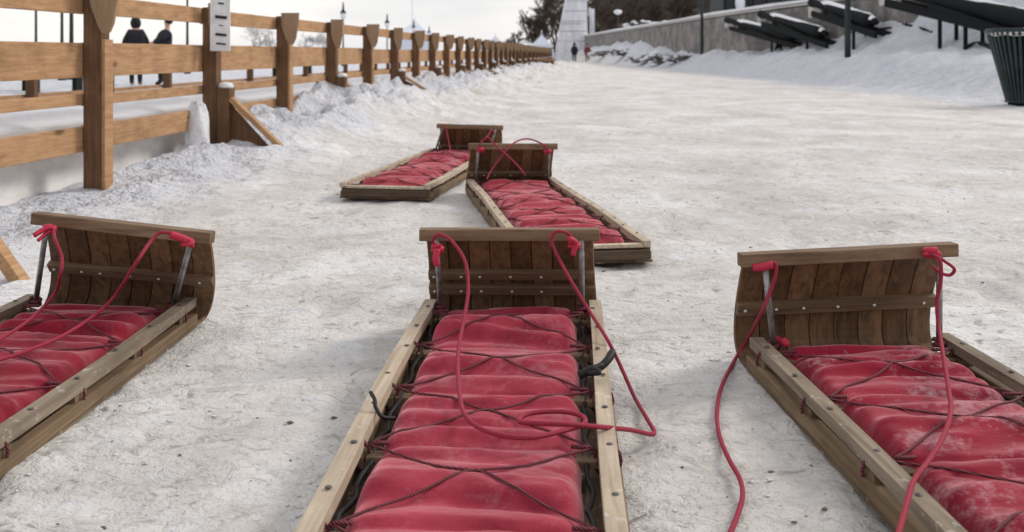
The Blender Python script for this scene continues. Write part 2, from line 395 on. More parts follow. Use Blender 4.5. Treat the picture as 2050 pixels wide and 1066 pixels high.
# far hill backdrop, real distance and relief
def hill(name, x0, x1, y0, y1, hmax, mt, seed, label):
    m = MB()
    def fn(u, w):
        x = x0+(x1-x0)*u; y = y0+(y1-y0)*w
        return (x, y, hmax*math.sin(math.pi*min(1, w*.98+.01))**.8*min(1, 6*u, 6*(1-u))*(.8+.7*f1(u*6., w*4., seed, 3))-.3)
    m.grid(fn, 60, 24); o = m.build(name, mt); tag(o, label, None, None, 'structure'); return o
M_hill, t, b = mat('wooded_slope', (.07, .055, .045), .95, spec=.05)
t.links.new(ramp(t, noise(t, .33, 9, .8, objco(t, (1, 1, .8))), [(.38, (.025, .026, .026)), (.52, (.070, .054, .045)), (.62, (.15, .12, .10)), (.70, (.34, .32, .32))]), b.inputs['Base Color'])
hill('hill', 9.0, 62, 128, 178, 24, M_hill, 3, 'dark wooded slope rising behind the tower and wall')
hill('snow_slope', 16.5, 40, 62, 120, 8.5, M_snow, 8, 'snowy slope behind the stone wall')
# ---------------------------------------------------------------- packed snow wall behind the fence
def snow_wall():
    m = MB(); n = 260
    def sec(y, k):
        a = 3.1*k
        x0 = xf(y)-.25; top = .365+.05*f1(y*1.3, .5, 71, 4)
        P = [(x0, -.05), (x0-.012, .20), (x0-.02, top-.03), (x0-.05, top)]
        for j in range(1, 8):
            xx = x0-.05-.07*j; P.append((xx, top+.012*j+.06*f1(xx*6, y*3., 73, 4)+.02*math.sin(j/7*math.pi)))
        P += [(x0-.62, .15), (x0-.66, -.05)]
        return [(x, y, z) for x, z in P]
    rows = [sec(1.5*(70/1.5)**(i/n), i) for i in range(n+1)]; L = len(rows[0])
    fs = [(i*L+j, i*L+j+1, (i+1)*L+j+1, (i+1)*L+j) for i in range(n) for j in range(L-1)]
    m.add([p for r in rows for p in r], fs, 0, True)
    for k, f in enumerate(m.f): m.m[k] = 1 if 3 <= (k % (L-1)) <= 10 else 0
    o = m.build('snow_wall', [M_ice, M_snow]); tag(o, 'low smooth wall of packed snow running behind the timber fence', 'snow wall')
snow_wall()
# ---------------------------------------------------------------- timber fence
PY = [5.632+1.723*i for i in range(-1, 38)]
def fence():
    root = empty('timber_fence', (xf(5.632), 5.632, 0))
    tag(root, 'long tan timber fence of posts and four rails along the left of the path', 'fence')
    base = root.location.copy()
    def fin(m, name, mt, bev=0.0):
        m.v = [(v[0]-base.x, v[1]-base.y, v[2]-base.z) for v in m.v]; return m.build(name, mt, root, bev)
    d = Vector((.0775, 1, 0)).normalized(); nrm = Vector((d.y, -d.x, 0))
    rot = Matrix((nrm, d, Vector((0, 0, 1)))).transposed()
    for i, y in enumerate(PY):
        x = xf(y); k = i-1; near = y < 22
        m = MB(); zt = 1.12 if k != 0 else 1.30; zb = hz(x, y)-.1
        m.box((x, y, (zt+zb)/2), (.105, .10, zt-zb), rot); fin(m, 'post', M_post, .004 if near else 0)
        if k % 2 == 0: m = MB(); m.box(tuple(Vector((x, y, (zb+.86)/2))+nrm*.064), (.020, .098, .86-zb), rot); fin(m, 'lit_side_board', M_rail, .002 if near else 0)  # added tan board, gives the dark post its sunlit side face by colour
        # upper gusset plate
        w = .15 if k % 2 == 0 else .12; gz = .83 if k % 2 == 0 else .80
        m = MB(); poly = [(-.012, 1.30 if k == 0 else 1.118), (w, 1.30 if k == 0 else 1.118), (w*.97, gz+.20), (w*.82, gz+.06), (w*.68, gz+.012), (w*.55, gz), (w*.36, gz+.01), (w*.2, gz+.06), (-.01, gz+.17)]; poly = [(p_[0]+.015, p_[1]+.03) for p_ in poly] if k else [(p_[0]+.015, p_[1]+.06) for p_ in poly]
        m.prism(poly, -.085, -.062); m.v = [tuple(rot @ Vector(v) + Vector((x, y, 0))) for v in m.v]
        fin(m, 'gusset_plate', M_ply)
        if k % 2 == 1 or k == -1:
            zg = hz(x+.2, y)
            m = MB(); m.box((x+.105, y-.01, (.53+zg-.05)/2), (.095, .12, .53-zg+.05), rot); fin(m, 'post_block', M_post, .004 if near else 0)
            m = MB(); m.lathe([(.055, .527), (.058, .545), (.045, .565), (.01, .572)], (x+.105, y-.01, 0), 9); fin(m, 'snow_cap', M_snow)
            m = MB(); x0 = .155; poly = [(x0, max(zg, 0)-.08), (x0, .40), (x0+.29, max(zg, 0)-.08)]
            m.prism(poly, -.03, -.008); m.v = [tuple(rot @ Vector(v) + Vector((x, y, 0))) for v in m.v]; fin(m, 'brace_plate', M_post)
            m = MB(); a = rot @ Vector((x0+.0, -.02, .45))+Vector((x, y, 0)); e = rot @ Vector((x0+.40, -.02, hz(x+.5, y)-.06))+Vector((x, y, 0))
            m.beam(a, e, .085, .035, up=(1, 0, 1)); fin(m, 'brace', M_rail, .003 if near else 0)
        if i < len(PY)-1:
            y2 = PY[i+1]; x2 = xf(y2)
            off = nrm*(-.075); A = Vector((x, y, 0))+off; B = Vector((x2, y2, 0))+off
            for nm, z0, z1, tk in (('top_rail', 1.005, 1.115, .038), ('wide_rail', .650, .845, .038), ('narrow_rail', .490, .553, .038), ('bottom_rail', .235, .375, .038)):
                m = MB(); jz = rnd.uniform(-.006, .006); g_ = d*.002
                m.beam(A+Vector((0, 0, (z0+z1)/2+jz))+g_, B+Vector((0, 0, (z0+z1)/2+jz))-g_, tk, z1-z0)
                fin(m, nm, M_rail, .003 if near else 0)
    # long near brace that enters the frame at the left edge
    m = MB(); foot = at(48, 562, .0); hd = Vector((xf(foot.y)+.05, foot.y+.02, 1.05))
    m.beam(foot-Vector((0, 0, .02)), hd, .06, .038, up=(1, 0, 1)); m.v = [tuple(v) for v in m.v]; fin(m, 'brace', M_rail, .003)
fence()
# white notice strip on second post
def notice():
    y = PY[2]; x = xf(y)
    r = empty('notice_board', (x+.09, y-.10, .80)); tag(r, 'narrow white notice with black marks fixed to the second visible fence post', 'sign')
    m = MB(); m.box((0, 0, .30), (.145, .012, .60)); m.build('panel', M_paper, r, .002)
    for z, w, h in ((.245, .085, .022), (.118, .080, .018), (.052, .070, .012), (.345, .04, .012), (.185, .03, .006), (.45, .05, .018)):
        m = MB(); m.box((.008, -.0085, z), (w, .005, h), Matrix.Rotation(R(6), 3, 'Y')); m.build('mark', M_ink, r)
notice()
# snow heap against second post
def heap(c, sx, sy, sz, seed, label, name='snow_heap', mt=None, pw=1.0):
    m = MB()
    def fn(u, w):
        a = u*2*math.pi; p = w*math.pi/2
        k = 1+.35*f1(math.cos(a)*2+seed, math.sin(a)*2+w*4, seed, 4)
        return (sx*max(0, math.cos(p))**pw*math.cos(a)*k, sy*max(0, math.cos(p))**pw*math.sin(a)*k, sz*math.sin(p)*k)
    m.grid(fn, 28, 14); o = m.build(name, mt or M_snow); o.location = c; tag(o, label, 'snow heap'); return o
heap((xf(7.15)-.02, 7.13, hz(xf(7.15), 7.13)-.12), .095, .10, .42, 4, 'small column of snow piled against the second fence post', pw=.55)
heap(tuple(at(672, 205, .18)), .22, .30, .18, 6, 'rounded lump of shovelled snow at the foot of the fourth fence post')
# ---------------------------------------------------------------- second, lower fence behind
def fence2():
    r = empty('low_fence', (-5.9, 13, 0)); tag(r, 'lower timber fence seen through the rails on the far side of the snow wall', 'fence')
    f = lambda y: -6.25+.0775*y
    ysq = [9.4+1.8*i for i in range(0, 30)]
    for i, y in enumerate(ysq):
        m = MB(); m.box((f(y)+5.9, y-13, .40), (.10, .10, .85)); m.build('post', M_post, r)
        if i < len(ysq)-1:
            for nm, z in (('top_rail', .735), ('low_rail', .30)):
                m = MB(); m.beam((f(y)+5.9-.07, y-13, z), (f(ysq[i+1])+5.9-.07, ysq[i+1]-13, z), .035, .12 if z > .5 else .05); m.build(nm, M_rail, r)
fence2()
# ---------------------------------------------------------------- toboggans
def sled(label, front, heading, L, barL, barR, mt_c, mt_rail, Wd=.495, zr=.09, ropes=(), knots=(), seed=1, cush_off=0.0, bl=None, roll=0.0, nb=8, cushL=None, group='toboggans left on the snow'):
    rd = random.Random(seed)
    root = empty('toboggan', (front[0], front[1], hz(front[0], front[1])), heading); root.rotation_euler = (0, roll, heading)
    tag(root, label, 'toboggan', group)
    MW = Matrix.Translation(root.location) @ root.rotation_euler.to_matrix().to_4x4(); inv = MW.inverted()
    bL = inv @ Vector(barL); bR = inv @ Vector(barR)
    hw = Wd/2
    def prof(u, t):      # u in -.5...5 across, t 0..1 up the curl
        s0 = Vector((u*Wd, .0, .018)); e = bL.lerp(bR, .5+u*.94)
        c1 = Vector((u*Wd, .18, -.01)); c2 = e + Vector((0, .085, -.13))
        return s0*(1-t)**3 + c1*3*t*(1-t)**2 + c2*3*t*t*(1-t) + e*t**3
    # boards: deck and curl in one
    dk = MB(); cu = MB(); th = .009
    for i in range(nb):
        u0 = -.5+i/nb-.0012; u1 = -.5+(i+1)/nb+.0012; dz = rd.uniform(-.0015, .0015); cz = rd.uniform(-.0028, .0028)
        dk.box((Wd*(u0+u1)/2, -L/2, .0135+dz), (Wd*(u1-u0), L, th))
        n = 14; vs = []
        ext = rd.uniform(.0, .006)
        for j in range(n+1):
            t_ = j/n
            a = prof(u0, t_); b_ = prof(u1, t_); q_ = prof((u0+u1)/2, min(1, t_+.02))-prof((u0+u1)/2, max(0, t_-.02))
            nn = Vector((1, 0, 0)).cross(q_).normalized()*th/2
            o_ = nn.normalized()*cz; ch = (b_-a).normalized()*.0022; vs += [a+nn+o_+ch, b_+nn+o_-ch, b_-nn+o_, a-nn+o_]
        fs = []
        for j in range(n):
            for k_ in range(4): fs.append((j*4+k_, j*4+(k_+1) % 4, (j+1)*4+(k_+1) % 4, (j+1)*4+k_))
        fs += [(0, 1, 2, 3), (n*4+3, n*4+2, n*4+1, n*4)]
        cu.add(vs, fs)
    dk.build('deck_boards', M_deck, root); cu.build('curled_front', M_curl, root)
    # top bar and battens on the inner face
    m = MB(); ax = (bR-bL).normalized(); m.beam(bL-Vector((0, .018, 0)), bR-Vector((0, .018, 0)), .036, .032); m.build('top_bar', M_bar, root, .003)
    for t_, hh, nm in ((.70, .026, 1), (.57, .030, 1)) if bl is None else bl:
        a = prof(-.5, t_); b_ = prof(.5, t_); tg = (prof(0, t_+.03)-prof(0, t_-.03)).normalized()
        nn = Vector((1, 0, 0)).cross(tg).normalized()
        if nn.y > 0: nn = -nn
        m = MB(); m.beam(a+nn*.0135, b_+nn*.0135, .017, hh, up=tuple(tg)); d_ = (b_-a)
        for s in (.04, .20, .32, .5, .68, .93): m.lathe([(.0045, 0), (.0045, .002), (.0, .0025)], a+d_*(s+rd.uniform(-.01, .01))+nn*.0225, 8, 1, nn.to_track_quat('Z', 'Y').to_matrix())
        m.build('batten', [M_bar, M_screwp], root)
    # side rails, runners, blocks
    for s in (-1, 1):
        xr_ = s*(hw-.019); m = MB(); n = 26; vs = []
        for j in range(n+1):
            yy = -L*j/n; wob = .004*math.sin(yy*3.1+seed+s) ; w2 = .0165; h2 = .012
            for (a, c) in ((-1, -1), (1, -1), (1, 1), (-1, 1)):
                vs.append((xr_+wob+a*w2, yy+.0, zr-.012+c*h2+.002*math.sin(yy*5+s)))
        fs = [(j*4+k, j*4+(k+1) % 4, (j+1)*4+(k+1) % 4, (j+1)*4+k) for j in range(n) for k in range(4)] + [(0, 1, 2, 3), (n*4+3, n*4+2, n*4+1, n*4)]
        m.add(vs, fs); y_ = -.09
        while y_ > -L+.05:
            m.lathe([(.006, 0), (.006, .0016), (.003, .0022)], (xr_+rd.uniform(-.005, .005), y_, zr+.0012), 8, 1); y_ -= .19+rd.uniform(-.02, .02)
        m.build('side_rail', [mt_rail, M_screw], root, .0)
        m = MB(); m.box((s*(hw-.010), -L/2+.01, .032), (.026, L-.02, .028)); m.build('runner', M_runner, root, .003)
    ncb = 7; cb = [-.06-(L-.13)*i/(ncb-1) for i in range(ncb)]
    for y_ in cb:
        for s in (-1, 1):
            m = MB(); m.box((s*(hw-.022), y_-.03, .054), (.032, .055, .016)); m.build('spacer_block', M_runner, root)
        m = MB(); m.box((0, y_-.03, .052), (Wd-.08, .032, .014)); m.build('crossbar', M_bar, root, .002)
    m = MB(); m.box((0, -L-.010, .040), (Wd-.03, .020, .034)); m.build('end_board', M_dark, root, .003)
    m = MB(); m.box((0, -L+.016, .070), (Wd-.069, .030, .014)); m.build('tail_strip', mt_rail, root, .002)
    # cushion
    cw = .368; y0 = -.015; y1 = -(cushL or L-.10)
    cords = []
    for i in range(ncb-1):
        cords.append((Vector((-hw+.045, cb[i]-.03)), Vector((hw-.045, cb[i+1]-.03))))
        cords.append((Vector((hw-.045, cb[i]-.03)), Vector((-hw+.045, cb[i+1]-.03))))
    px_ = [rd.uniform(-1, 1) for _ in range(40)]
    folds = [(rd.uniform(-L, -.02), rd.uniform(.006, .013), rd.uniform(-.16, .16), rd.uniform(.016, .034), rd.uniform(-.15, .15)) for _ in range(int(13*L))]
    folds += [(c_-.19+rd.uniform(-.03, .02), .012, rd.uniform(-.06, .06), .028, 0) for c_ in cb[:-1]]
    creases = [(c_-.035, .013, 0) for c_ in cb] + [(c_-.035+rd.uniform(-.02, .02), .006, rd.uniform(-.1, .1)) for c_ in cb] + [(rd.uniform(-L, 0), rd.uniform(.003, .008), rd.uniform(-.3, .3)) for _ in range(9)]
    def top(x, y):
        e = abs((x-cush_off)/(cw/2)); side = max(0.0, 1-e**16)
        seg = 0
        for i in range(ncb-1):
            if cb[i+1] <= y+.03 <= cb[i]: seg = (cb[i]-(y+.03))/(cb[i]-cb[i+1]); break
        # bulge close behind each crossbar, softer fold halfway
        rg = .60+.07*math.sin(x*7+px_[int(abs(y)*3.3) % 40]*6)
        bl_ = (math.sin(math.pi/2*seg/rg)**1.3 if seg < rg else math.cos(math.pi/2*(seg-rg)/(1-rg))**.75) if 0 < seg < 1 else 0
        skew = (1-seg)
        z = .076+.006*bl_
        yy = y+.012*math.sin(x*9+px_[3]*3)
        nse = f1(x*1.6+seed*7, yy*11., 90+seed, 4, .5)
        z += .026*nse*(.35+.65*bl_)
        rid = 1-abs(2*v1(x*2.2+seed*3, yy*15.+x*2, 50+seed)-1)
        z += .008*(rid**3)*(.3+.7*bl_)
        for (fy, fa, ft, fw, fx) in folds:
            q_ = (y-fy-ft*(x-cush_off)-.006*math.sin(x*14+fy*50))/fw
            if abs(q_) < 3: z += fa*(math.exp(-q_*q_)-.55*math.exp(-((q_+1.5)/.8)**2))*(.45+.55*math.exp(-((x-fx)/.16)**2))
        for (cy, ca, ct) in creases:
            z -= ca*math.exp(-abs(y-cy-ct*(x-cush_off)-.004*math.sin(x*17+cy*40))/.008)
        dm = 9
        for a, c in cords:
            if min(a.y, c.y)-.05 < y < max(a.y, c.y)+.05:
                ab = c-a; p_ = Vector((x, y)); tt = max(0, min(1, (p_-a).dot(ab)/ab.length_squared)); dm = min(dm, (a+ab*tt-p_).length)
        z -= .0045*math.exp(-(dm/.014)**2)
        z += .004*f1(x*22., y*22., 33+seed, 2)
        return .040+(z-.040)*side
    m = MB(); nu, nv = 44, 230
    edge = lambda y, s: .0035*f1(y*9.+s*40, seed*1.7, 66, 3)*2
    def fn(u, w):
        y = y0+(y1-y0)*w; s = u*2-1; sg = 1 if s > 0 else -1
        s2 = sg*abs(s)**.6 if abs(s) > 0 else 0
        x = cush_off+s2*(cw/2+edge(y, sg))
        xs_ = cush_off+s2*cw/2
        e = min(1, (w/.02)**.5, ((1-w)/.02)**.5)
        return (x, y, .03+(top(xs_, y)-.03)*e)
    m.grid(fn, nu, nv); m.build('cushion', mt_c, root)
    # lashing cords over the cushion
    m = MB(); k = 0
    for a, c in cords:
        P = []
        for j in range(33):
            q_ = a.lerp(c, j/32); inside = abs(q_.x-cush_off) < cw/2
            z = top(q_.x, q_.y)+.002 if inside else .075
            P.append(Vector((q_.x, q_.y+.004*math.sin(j*.5+k), z)))
        for _ in range(14):      # taut cord bridges small folds
            P = [P[0]] + [Vector((P[j].x, P[j].y, max(P[j].z, (P[j-1].z+P[j+1].z)/2))) for j in range(1, 32)] + [P[-1]]
        m.tube(P, .0026, 6); k += 1
    m.build('lashing_cord', M_cord, root)
    m = MB()
    for s in (-1, 1):
        for y_ in cb:
            m = MB()
            m.tube([Vector((s*(hw-.022)+.024*math.cos(a)*1.0, y_-.03+.004*math.sin(a*.5), .058+.0*a+.030*math.sin(a)-.004)) for a in [q_*math.pi/6 for q_ in range(13)]], .0035, 6)
            m.tube([(s*(hw-.05), y_-.03, .078), (s*(cw/2+cush_off*s-.02), y_-.028, .078)], .0040, 6)
            m.build('lashing_loop', M_cord, root)
    m = MB()
    for s in (-1, 1):
        P = [(s*(cw/2+.012)+cush_off+.006*math.sin(j*1.7+s), -.04-(L-.15)*j/44, .050+.006*math.sin(j*.9)) for j in range(45)]
        m.tube(P, .005, 6)
    m.build('black_edge_cord', M_black, root)
    # steel rods up to the bar
    for s in (-1, 1):
        f_ = .5+s*.40; tp = bL.lerp(bR, f_)+Vector((0, -.045, -.012)); bt = Vector((s*(hw-.052), -.045, .075))
        m = MB(); m.tube([bt, bt.lerp(tp, .5), tp], .0075, 10); m.build('steel_rod', M_steel, root)
        m = MB(); m.tube(spline([bt+Vector((.012*math.cos(a), .012*math.sin(a), .002*a-.005)) for a in [q_*1.1 for q_ in range(10)]], 3), .006, 6); m.build('knot', M_cord, root)
    for pts, r_ in ropes:
        pj = [p+Vector((rd.uniform(-.003, .003), rd.uniform(-.004, .004), rd.uniform(0, .002))) for p in pts]
        m = MB(); m.tube([inv @ p for p in spline(pj, 10)], r_, 8); m.build('pull_rope', M_rope, root)
    for kk in knots:
        m = MB(); m.tube([inv @ p for p in spline(kk[0], 5)], kk[1], 8); m.build(kk[2] if len(kk) > 2 else 'rope_knot', kk[3] if len(kk) > 3 else M_tape, root)
    return root
def wl(lst, r_=None):     # list of (px,py,Y) -> points
    return [aD(*p) for p in lst]
def gr(lst):              # list of (px,py,z)
    return [at(*p) for p in lst]
def curlwrap(px, py, Y, n=14, r=.012, h=.02):   # small coil of tape round a rod top
    c = aD(px, py, Y); return [c+Vector((r*math.cos(k*.9), r*math.sin(k*.9), -h/2+h*k/n)) for k in range(n)]
# 1 centre front
DY = .0; bY = 2.71
rope1 = wl([(878, 512, 2.64), (866, 482, 2.63), (880, 470, 2.61), (905, 484, 2.60), (930, 525, 2.57), (938, 580, 2.52)]) + gr([(930, 640, .135), (919, 700, .118), (917, 760, .112), (930, 822, .110), (955, 853, .108), (1000, 872, .106), (1060, 878, .108), (1120, 866, .109), (1165, 850, .108), (1160, 834, .108), (1120, 826, .110), (1060, 830, .110), (1036, 842, .110), (1060, 850, .112), (1130, 852, .115), (1200, 855, .104), (1260, 862, .06), (1312, 872, .015), (1296, 842, .013), (1270, 795, .013), (1244, 735, .04)]) + gr([(1216, 680, .10), (1180, 622, .13)]) + wl([(1148, 570, 2.56), (1120, 520, 2.60), (1106, 482, 2.61), (1114, 465, 2.61), (1135, 468, 2.62), (1152, 486, 2.64)])
sled('weathered toboggan with red cushion in the middle foreground, its tail nearest the camera', (0.0, 2.805), R(-3.1), 1.98,
     tuple(atD(842, 467, bY)), tuple(atD(1199, 467, bY)), M_red, M_slrail,
     ropes=[(rope1, .0046)],
     knots=[(curlwrap(876, 497, 2.64), .006), (wl([(876, 500, 2.62), (872, 518, 2.61), (876, 532, 2.61)]), .009), (curlwrap(1150, 490, 2.64), .006), (wl([(1138, 478, 2.60), (1152, 486, 2.62), (1146, 512, 2.62)]), .007),
            (gr([(1160, 752, .10), (1180, 742, .112), (1200, 736, .115), (1216, 722, .125), (1226, 706, .135)]), .009, 'black_tie', M_black),
            (gr([(1178, 748, .108), (1200, 746, .115), (1190, 738, .118), (1206, 732, .12)]), .006, 'black_tie', M_black),
            (gr([(742, 786, .115), (750, 800, .11), (752, 815, .10), (765, 835, .085), (790, 838, .07)]), .004, 'black_tie', M_black)],
     seed=1, cush_off=-.004)
# 2 left front
DY = -.01
rope2a = wl([(104, 462, 2.66), (112, 480, 2.62), (122, 515, 2.60), (121, 550, 2.58)]) + gr([(106, 592, .14), (60, 640, .12), (0, 680, .11), (-60, 712, .11), (-110, 760, .10)])
rope2b = wl([(374, 490, 2.62), (350, 474, 2.60), (325, 466, 2.60), (303, 482, 2.58), (270, 530, 2.52)]) + gr([(232, 590, .14), (195, 628, .12), (130, 672, .11), (60, 702, .11), (0, 722, .11), (-90, 752, .10)])
sled('toboggan with deep red cushion cut by the left edge of the photo', (-1.145, 2.85), R(-1.6), 1.98,
     tuple(atD(75, 434, 2.74)), tuple(atD(430, 474, 2.68)), M_dred, M_slrail2, roll=R(1.2),
     ropes=[(rope2a, .0046), (rope2b, .0046)],
     knots=[(curlwrap(100, 458, 2.68), .007), (wl([(105, 455, 2.66), (88, 460, 2.65), (68, 472, 2.63)]), .007), (wl([(104, 462, 2.66), (90, 470, 2.65), (76, 482, 2.63)]), .005), (wl([(340, 470, 2.60), (360, 476, 2.61), (384, 486, 2.62)]), .010), (curlwrap(376, 486, 2.62), .006)],
     seed=2, bl=((.66, .030, 1),))
# 3 right front
DY = .04
rope3a = wl([(1512, 540, 2.36), (1535, 536, 2.34), (1550, 528, 2.33), (1553, 548, 2.33), (1544, 585, 2.33), (1525, 630, 2.32)]) + gr([(1498, 680, .06), (1470, 725, .012), (1446, 780, .01), (1434, 835, .01), (1440, 880, .01), (1462, 925, .01), (1480, 960, .01), (1488, 995, .01), (1476, 1035, .01), (1455, 1085, .01)])
rope3b = wl([(1862, 508, 2.36), (1880, 520, 2.33), (1881, 560, 2.33), (1878, 610, 2.33)]) + gr([(1880, 665, .13), (1890, 720, .12), (1902, 780, .115), (1903, 825, .112), (1888, 878, .112), (1856, 925, .11), (1830, 965, .108), (1812, 1015, .105), (1795, 1075, .10)])
sled('toboggan with snow dusted red cushion at the right edge of the photo', (.828, 2.45), R(3.0), 1.98,
     tuple(atD(1476, 518, 2.42)), tuple(atD(1905, 496, 2.48)), M_rdust, M_slrail2, Wd=.51,
     ropes=[(rope3a, .0046), (rope3b, .0046), (wl([(1872, 508, 2.36), (1890, 522, 2.34), (1908, 540, 2.34), (1902, 552, 2.34), (1882, 548, 2.34), (1868, 535, 2.35)]), .004)],
     knots=[(wl([(1508, 536, 2.35), (1528, 535, 2.34), (1548, 530, 2.33)]), .010), (curlwrap(1864, 506, 2.37), .008), (wl([(1850, 512, 2.36), (1868, 504, 2.36), (1884, 512, 2.35)]), .006), (gr([(1555, 678, .09), (1575, 690, .09), (1568, 680, .10)]), .008)],
     seed=3, bl=((.66, .032, 1),))
# 4 behind right
DY = -.07
rope4 = wl([(960, 308, 5.24), (958, 292, 5.22), (975, 276, 5.20), (985, 285, 5.2)]) + wl([(1000, 300, 5.18), (1030, 325, 5.15), (1050, 350, 5.1)])
rope4b = wl([(1098, 306, 5.24), (1090, 292, 5.22), (1060, 279, 5.3), (1035, 284, 5.25), (1015, 300, 5.2), (985, 340, 5.15), (975, 360, 5.1)])
sled('faded pink red toboggan lying diagonally just behind the middle foreground one', (-.006, 5.54), R(8.5), 1.90,
     tuple(atD(937, 293, 5.42)), tuple(atD(1115, 293, 5.42)), M_pink, M_slrail,
     ropes=[(rope4, .0042), (rope4b, .0042)], knots=[(curlwrap(961, 300, 5.44, 10, .016), .008), (curlwrap(1096, 303, 5.44, 10, .016), .008)], seed=4, bl=((.60, .028, 1),))
# 5 farthest
DY = .06
sled('farthest toboggan, its curled front dark and topped with snow, tail pointing left', (-.355, 7.26), R(-9.2), 2.0,
     tuple(atD(876, 252, 7.16)), tuple(atD(1008, 256, 7.08)), M_pink, M_slrail,
     ropes=[(wl([(888, 262, 6.95), (885, 254, 6.93), (893, 258, 6.9), (900, 290, 6.8), (902, 305, 6.7)]), .004), (wl([(990, 270, 6.9), (985, 260, 6.88), (975, 274, 6.8), (962, 285, 6.7)]), .004)], seed=5, bl=((.60, .028, 1),))
c5 = atD(945, 250, 7.12)
heap(tuple(c5+Vector((0, .0, -.006))), .16, .022, .022, 12, 'thin strip of snow on the bar of the farthest toboggan')
# snow crumbs and dirt clods on the path
def crumbs():
    m = MB(); rd = random.Random(5)
    for i in range(1500):
        y = 1.3+rd.random()**1.6*9; x = rd.uniform(-.55, .55)*y*1.1; r_ = rd.choice((1, 1, 1, 1.9))*rd.uniform(.0015, .0045)
        z = float(Hf(np.array([x]), np.array([y]))[0]); vs = []
        for (a, c, e) in ((1, 0, 0), (-1, 0, 0), (0, 1, 0), (0, -1, 0), (0, 0, 1), (0, 0, -1)):
            k = r_*rd.uniform(.5, 1.2); vs.append((x+a*k*1.3, y+c*k, z+e*k*.5+.001))
        m.add(vs, [(0, 2, 4), (2, 1, 4), (1, 3, 4), (3, 0, 4), (2, 0, 5), (1, 2, 5), (3, 1, 5), (0, 3, 5)], 0 if rd.random() < .68 else 1, True)
    o = m.build('snow_crumbs', [M_snow, mat('grit', (.16, .13, .11), .9)[0]]); tag(o, 'loose crumbs of snow and grit scattered over the path', None, None, 'stuff')
crumbs()
# ---------------------------------------------------------------- litter bin
def litter_bin():
    c = at(2054, 212, .0); r = empty('litter_bin', c); tag(r, 'dark green slatted litter bin with snow on its rim at the right edge', 'bin')
    hgt = 1.14; rb, rt = .27, .55
    m = MB()
    for k in range(40):
        a = 2*math.pi*k/40; d_ = Vector((math.cos(a), math.sin(a), 0)); tn = Vector((-d_.y, d_.x, 0))
        m.beam(d_*rb+Vector((0, 0, .05)), d_*(rb*.55+rt*.45)+Vector((0, 0, .55)), .030, .012, up=tuple(d_))
        m.beam(d_*(rb*.55+rt*.45)+Vector((0, 0, .55)), d_*rt+Vector((0, 0, hgt)), .040, .012, up=tuple(d_))
    m.build('slats', M_bin, r)
    m = MB(); m.lathe([(rb-.05, .03), (rb-.04, .04), (rt-.06, hgt-.06), (rt-.10, hgt-.06)], n=28); m.build('liner', M_iron, r)
    for z, q_ in ((.06, rb+.012), (hgt-.03, rt+.012), (hgt, rt-.01)):
        m = MB(); m.tube([(q_*math.cos(a), q_*math.sin(a), z) for a in [2*math.pi*k/32 for k in range(33)]], .016, 8, cap=False); m.build('hoop', M_bin, r)
    m = MB(); m.lathe([(rb-.02, -.02), (rb-.02, .05), (.05, .05)], n=20); m.build('base', M_iron, r)
    m = MB()
    def fn(u, w):
        a = u*2*math.pi; q_ = rt*(1-w*.85); return (q_*math.cos(a), q_*math.sin(a), hgt-.03+.05*math.sin(w*2.2)+.09*f1(math.cos(a)*3+5, math.sin(a)*3+w*3, 7, 4)-.05*(1-w))
    m.grid(fn, 40, 8); m.build('snow_cap', M_ice, r)
litter_bin()
# ---------------------------------------------------------------- lamps
def lamp(x, y, z, hgt, r_, label, group, globe=True, base=True):
    o = empty('street_lamp', (x, y, z)); tag(o, label, 'street lamp', group)
    m = MB(); m.tube([(0, 0, -.3), (0, 0, .1), (0, 0, hgt*.5), (0, 0, hgt)], [r_*1.25, r_*1.2, r_, r_*.8], 10); m.build('pole', M_lamp, o)
    if base: m = MB(); m.lathe([(r_*2.6, -.2), (r_*2.6, .06), (r_*1.9, .12), (r_*1.5, .3), (r_*1.2, .34)], n=12); m.build('base', M_lamp, o)
    if globe:
        m = MB(); m.lathe([(.05, hgt), (.13, hgt+.06), (.19, hgt+.22), (.17, hgt+.38), (.10, hgt+.46)], n=12); m.build('lantern', M_glass, o)
        m = MB(); m.lathe([(.20, hgt+.40), (.17, hgt+.48), (.07, hgt+.62), (.05, hgt+.95), (.02, hgt+1.1)], n=12); m.build('cap', M_lamp, o)
        m = MB()
        for k in range(6):
            a = k*math.pi/3; m.beam((.07*math.cos(a), .07*math.sin(a), hgt), (.195*math.cos(a), .195*math.sin(a), hgt+.42), .02, .02)
        m.build('lantern_frame', M_lamp, o)
    return o
p = atD(1405, 120, 49); lamp(p.x, p.y, p.z, 5.5, .075, 'thin dark lamp post in front of the stone wall, farther of two on the slope', 'lamp posts on the snowy slope')
p = atD(1697, 94, 27.5); lamp(p.x, p.y, p.z, 5.5, .072, 'thick dark lamp post standing between the cannons, the nearer one on the slope', 'lamp posts on the snowy slope', base=False)
for (px, Yd, hh, rr, lb) in ((72, 28, 3.3, .035, 'thin lamp post seen above the wide rail at the far left'), (124, 29.5, 3.0, .045, 'thin lamp post just left of the first big fence post, left one of two'),
                      (143, 30, 3.3, .060, 'darker lamp post right beside another one left of the big fence post'), (375, 38.5, 3.2, .05, 'thin lamp post right of the two people'),
                      (687, 63, 2.95, .05, 'lamp with glass lantern standing tallest above the fence'), (775, 78, 2.8, .05, 'second lamp with lantern above the fence, left of the pointed tent'),
                      (828, 92, 2.8, .05, 'small lamp in front of the pointed tent roof'), (859, 104, 2.6, .05, 'smallest lamp at the right foot of the pointed tent roof')):
    p = atD(px, 108, Yd); lamp(p.x, Yd, 0, hh, rr, lb, 'lamp posts beyond the fence')
p = atD(1237, 24, 100); gl = empty('globe_lamp', (p.x, 100, 1.2)); tag(gl, 'white oval globe lamp in front of the dark wooded slope', 'street lamp')
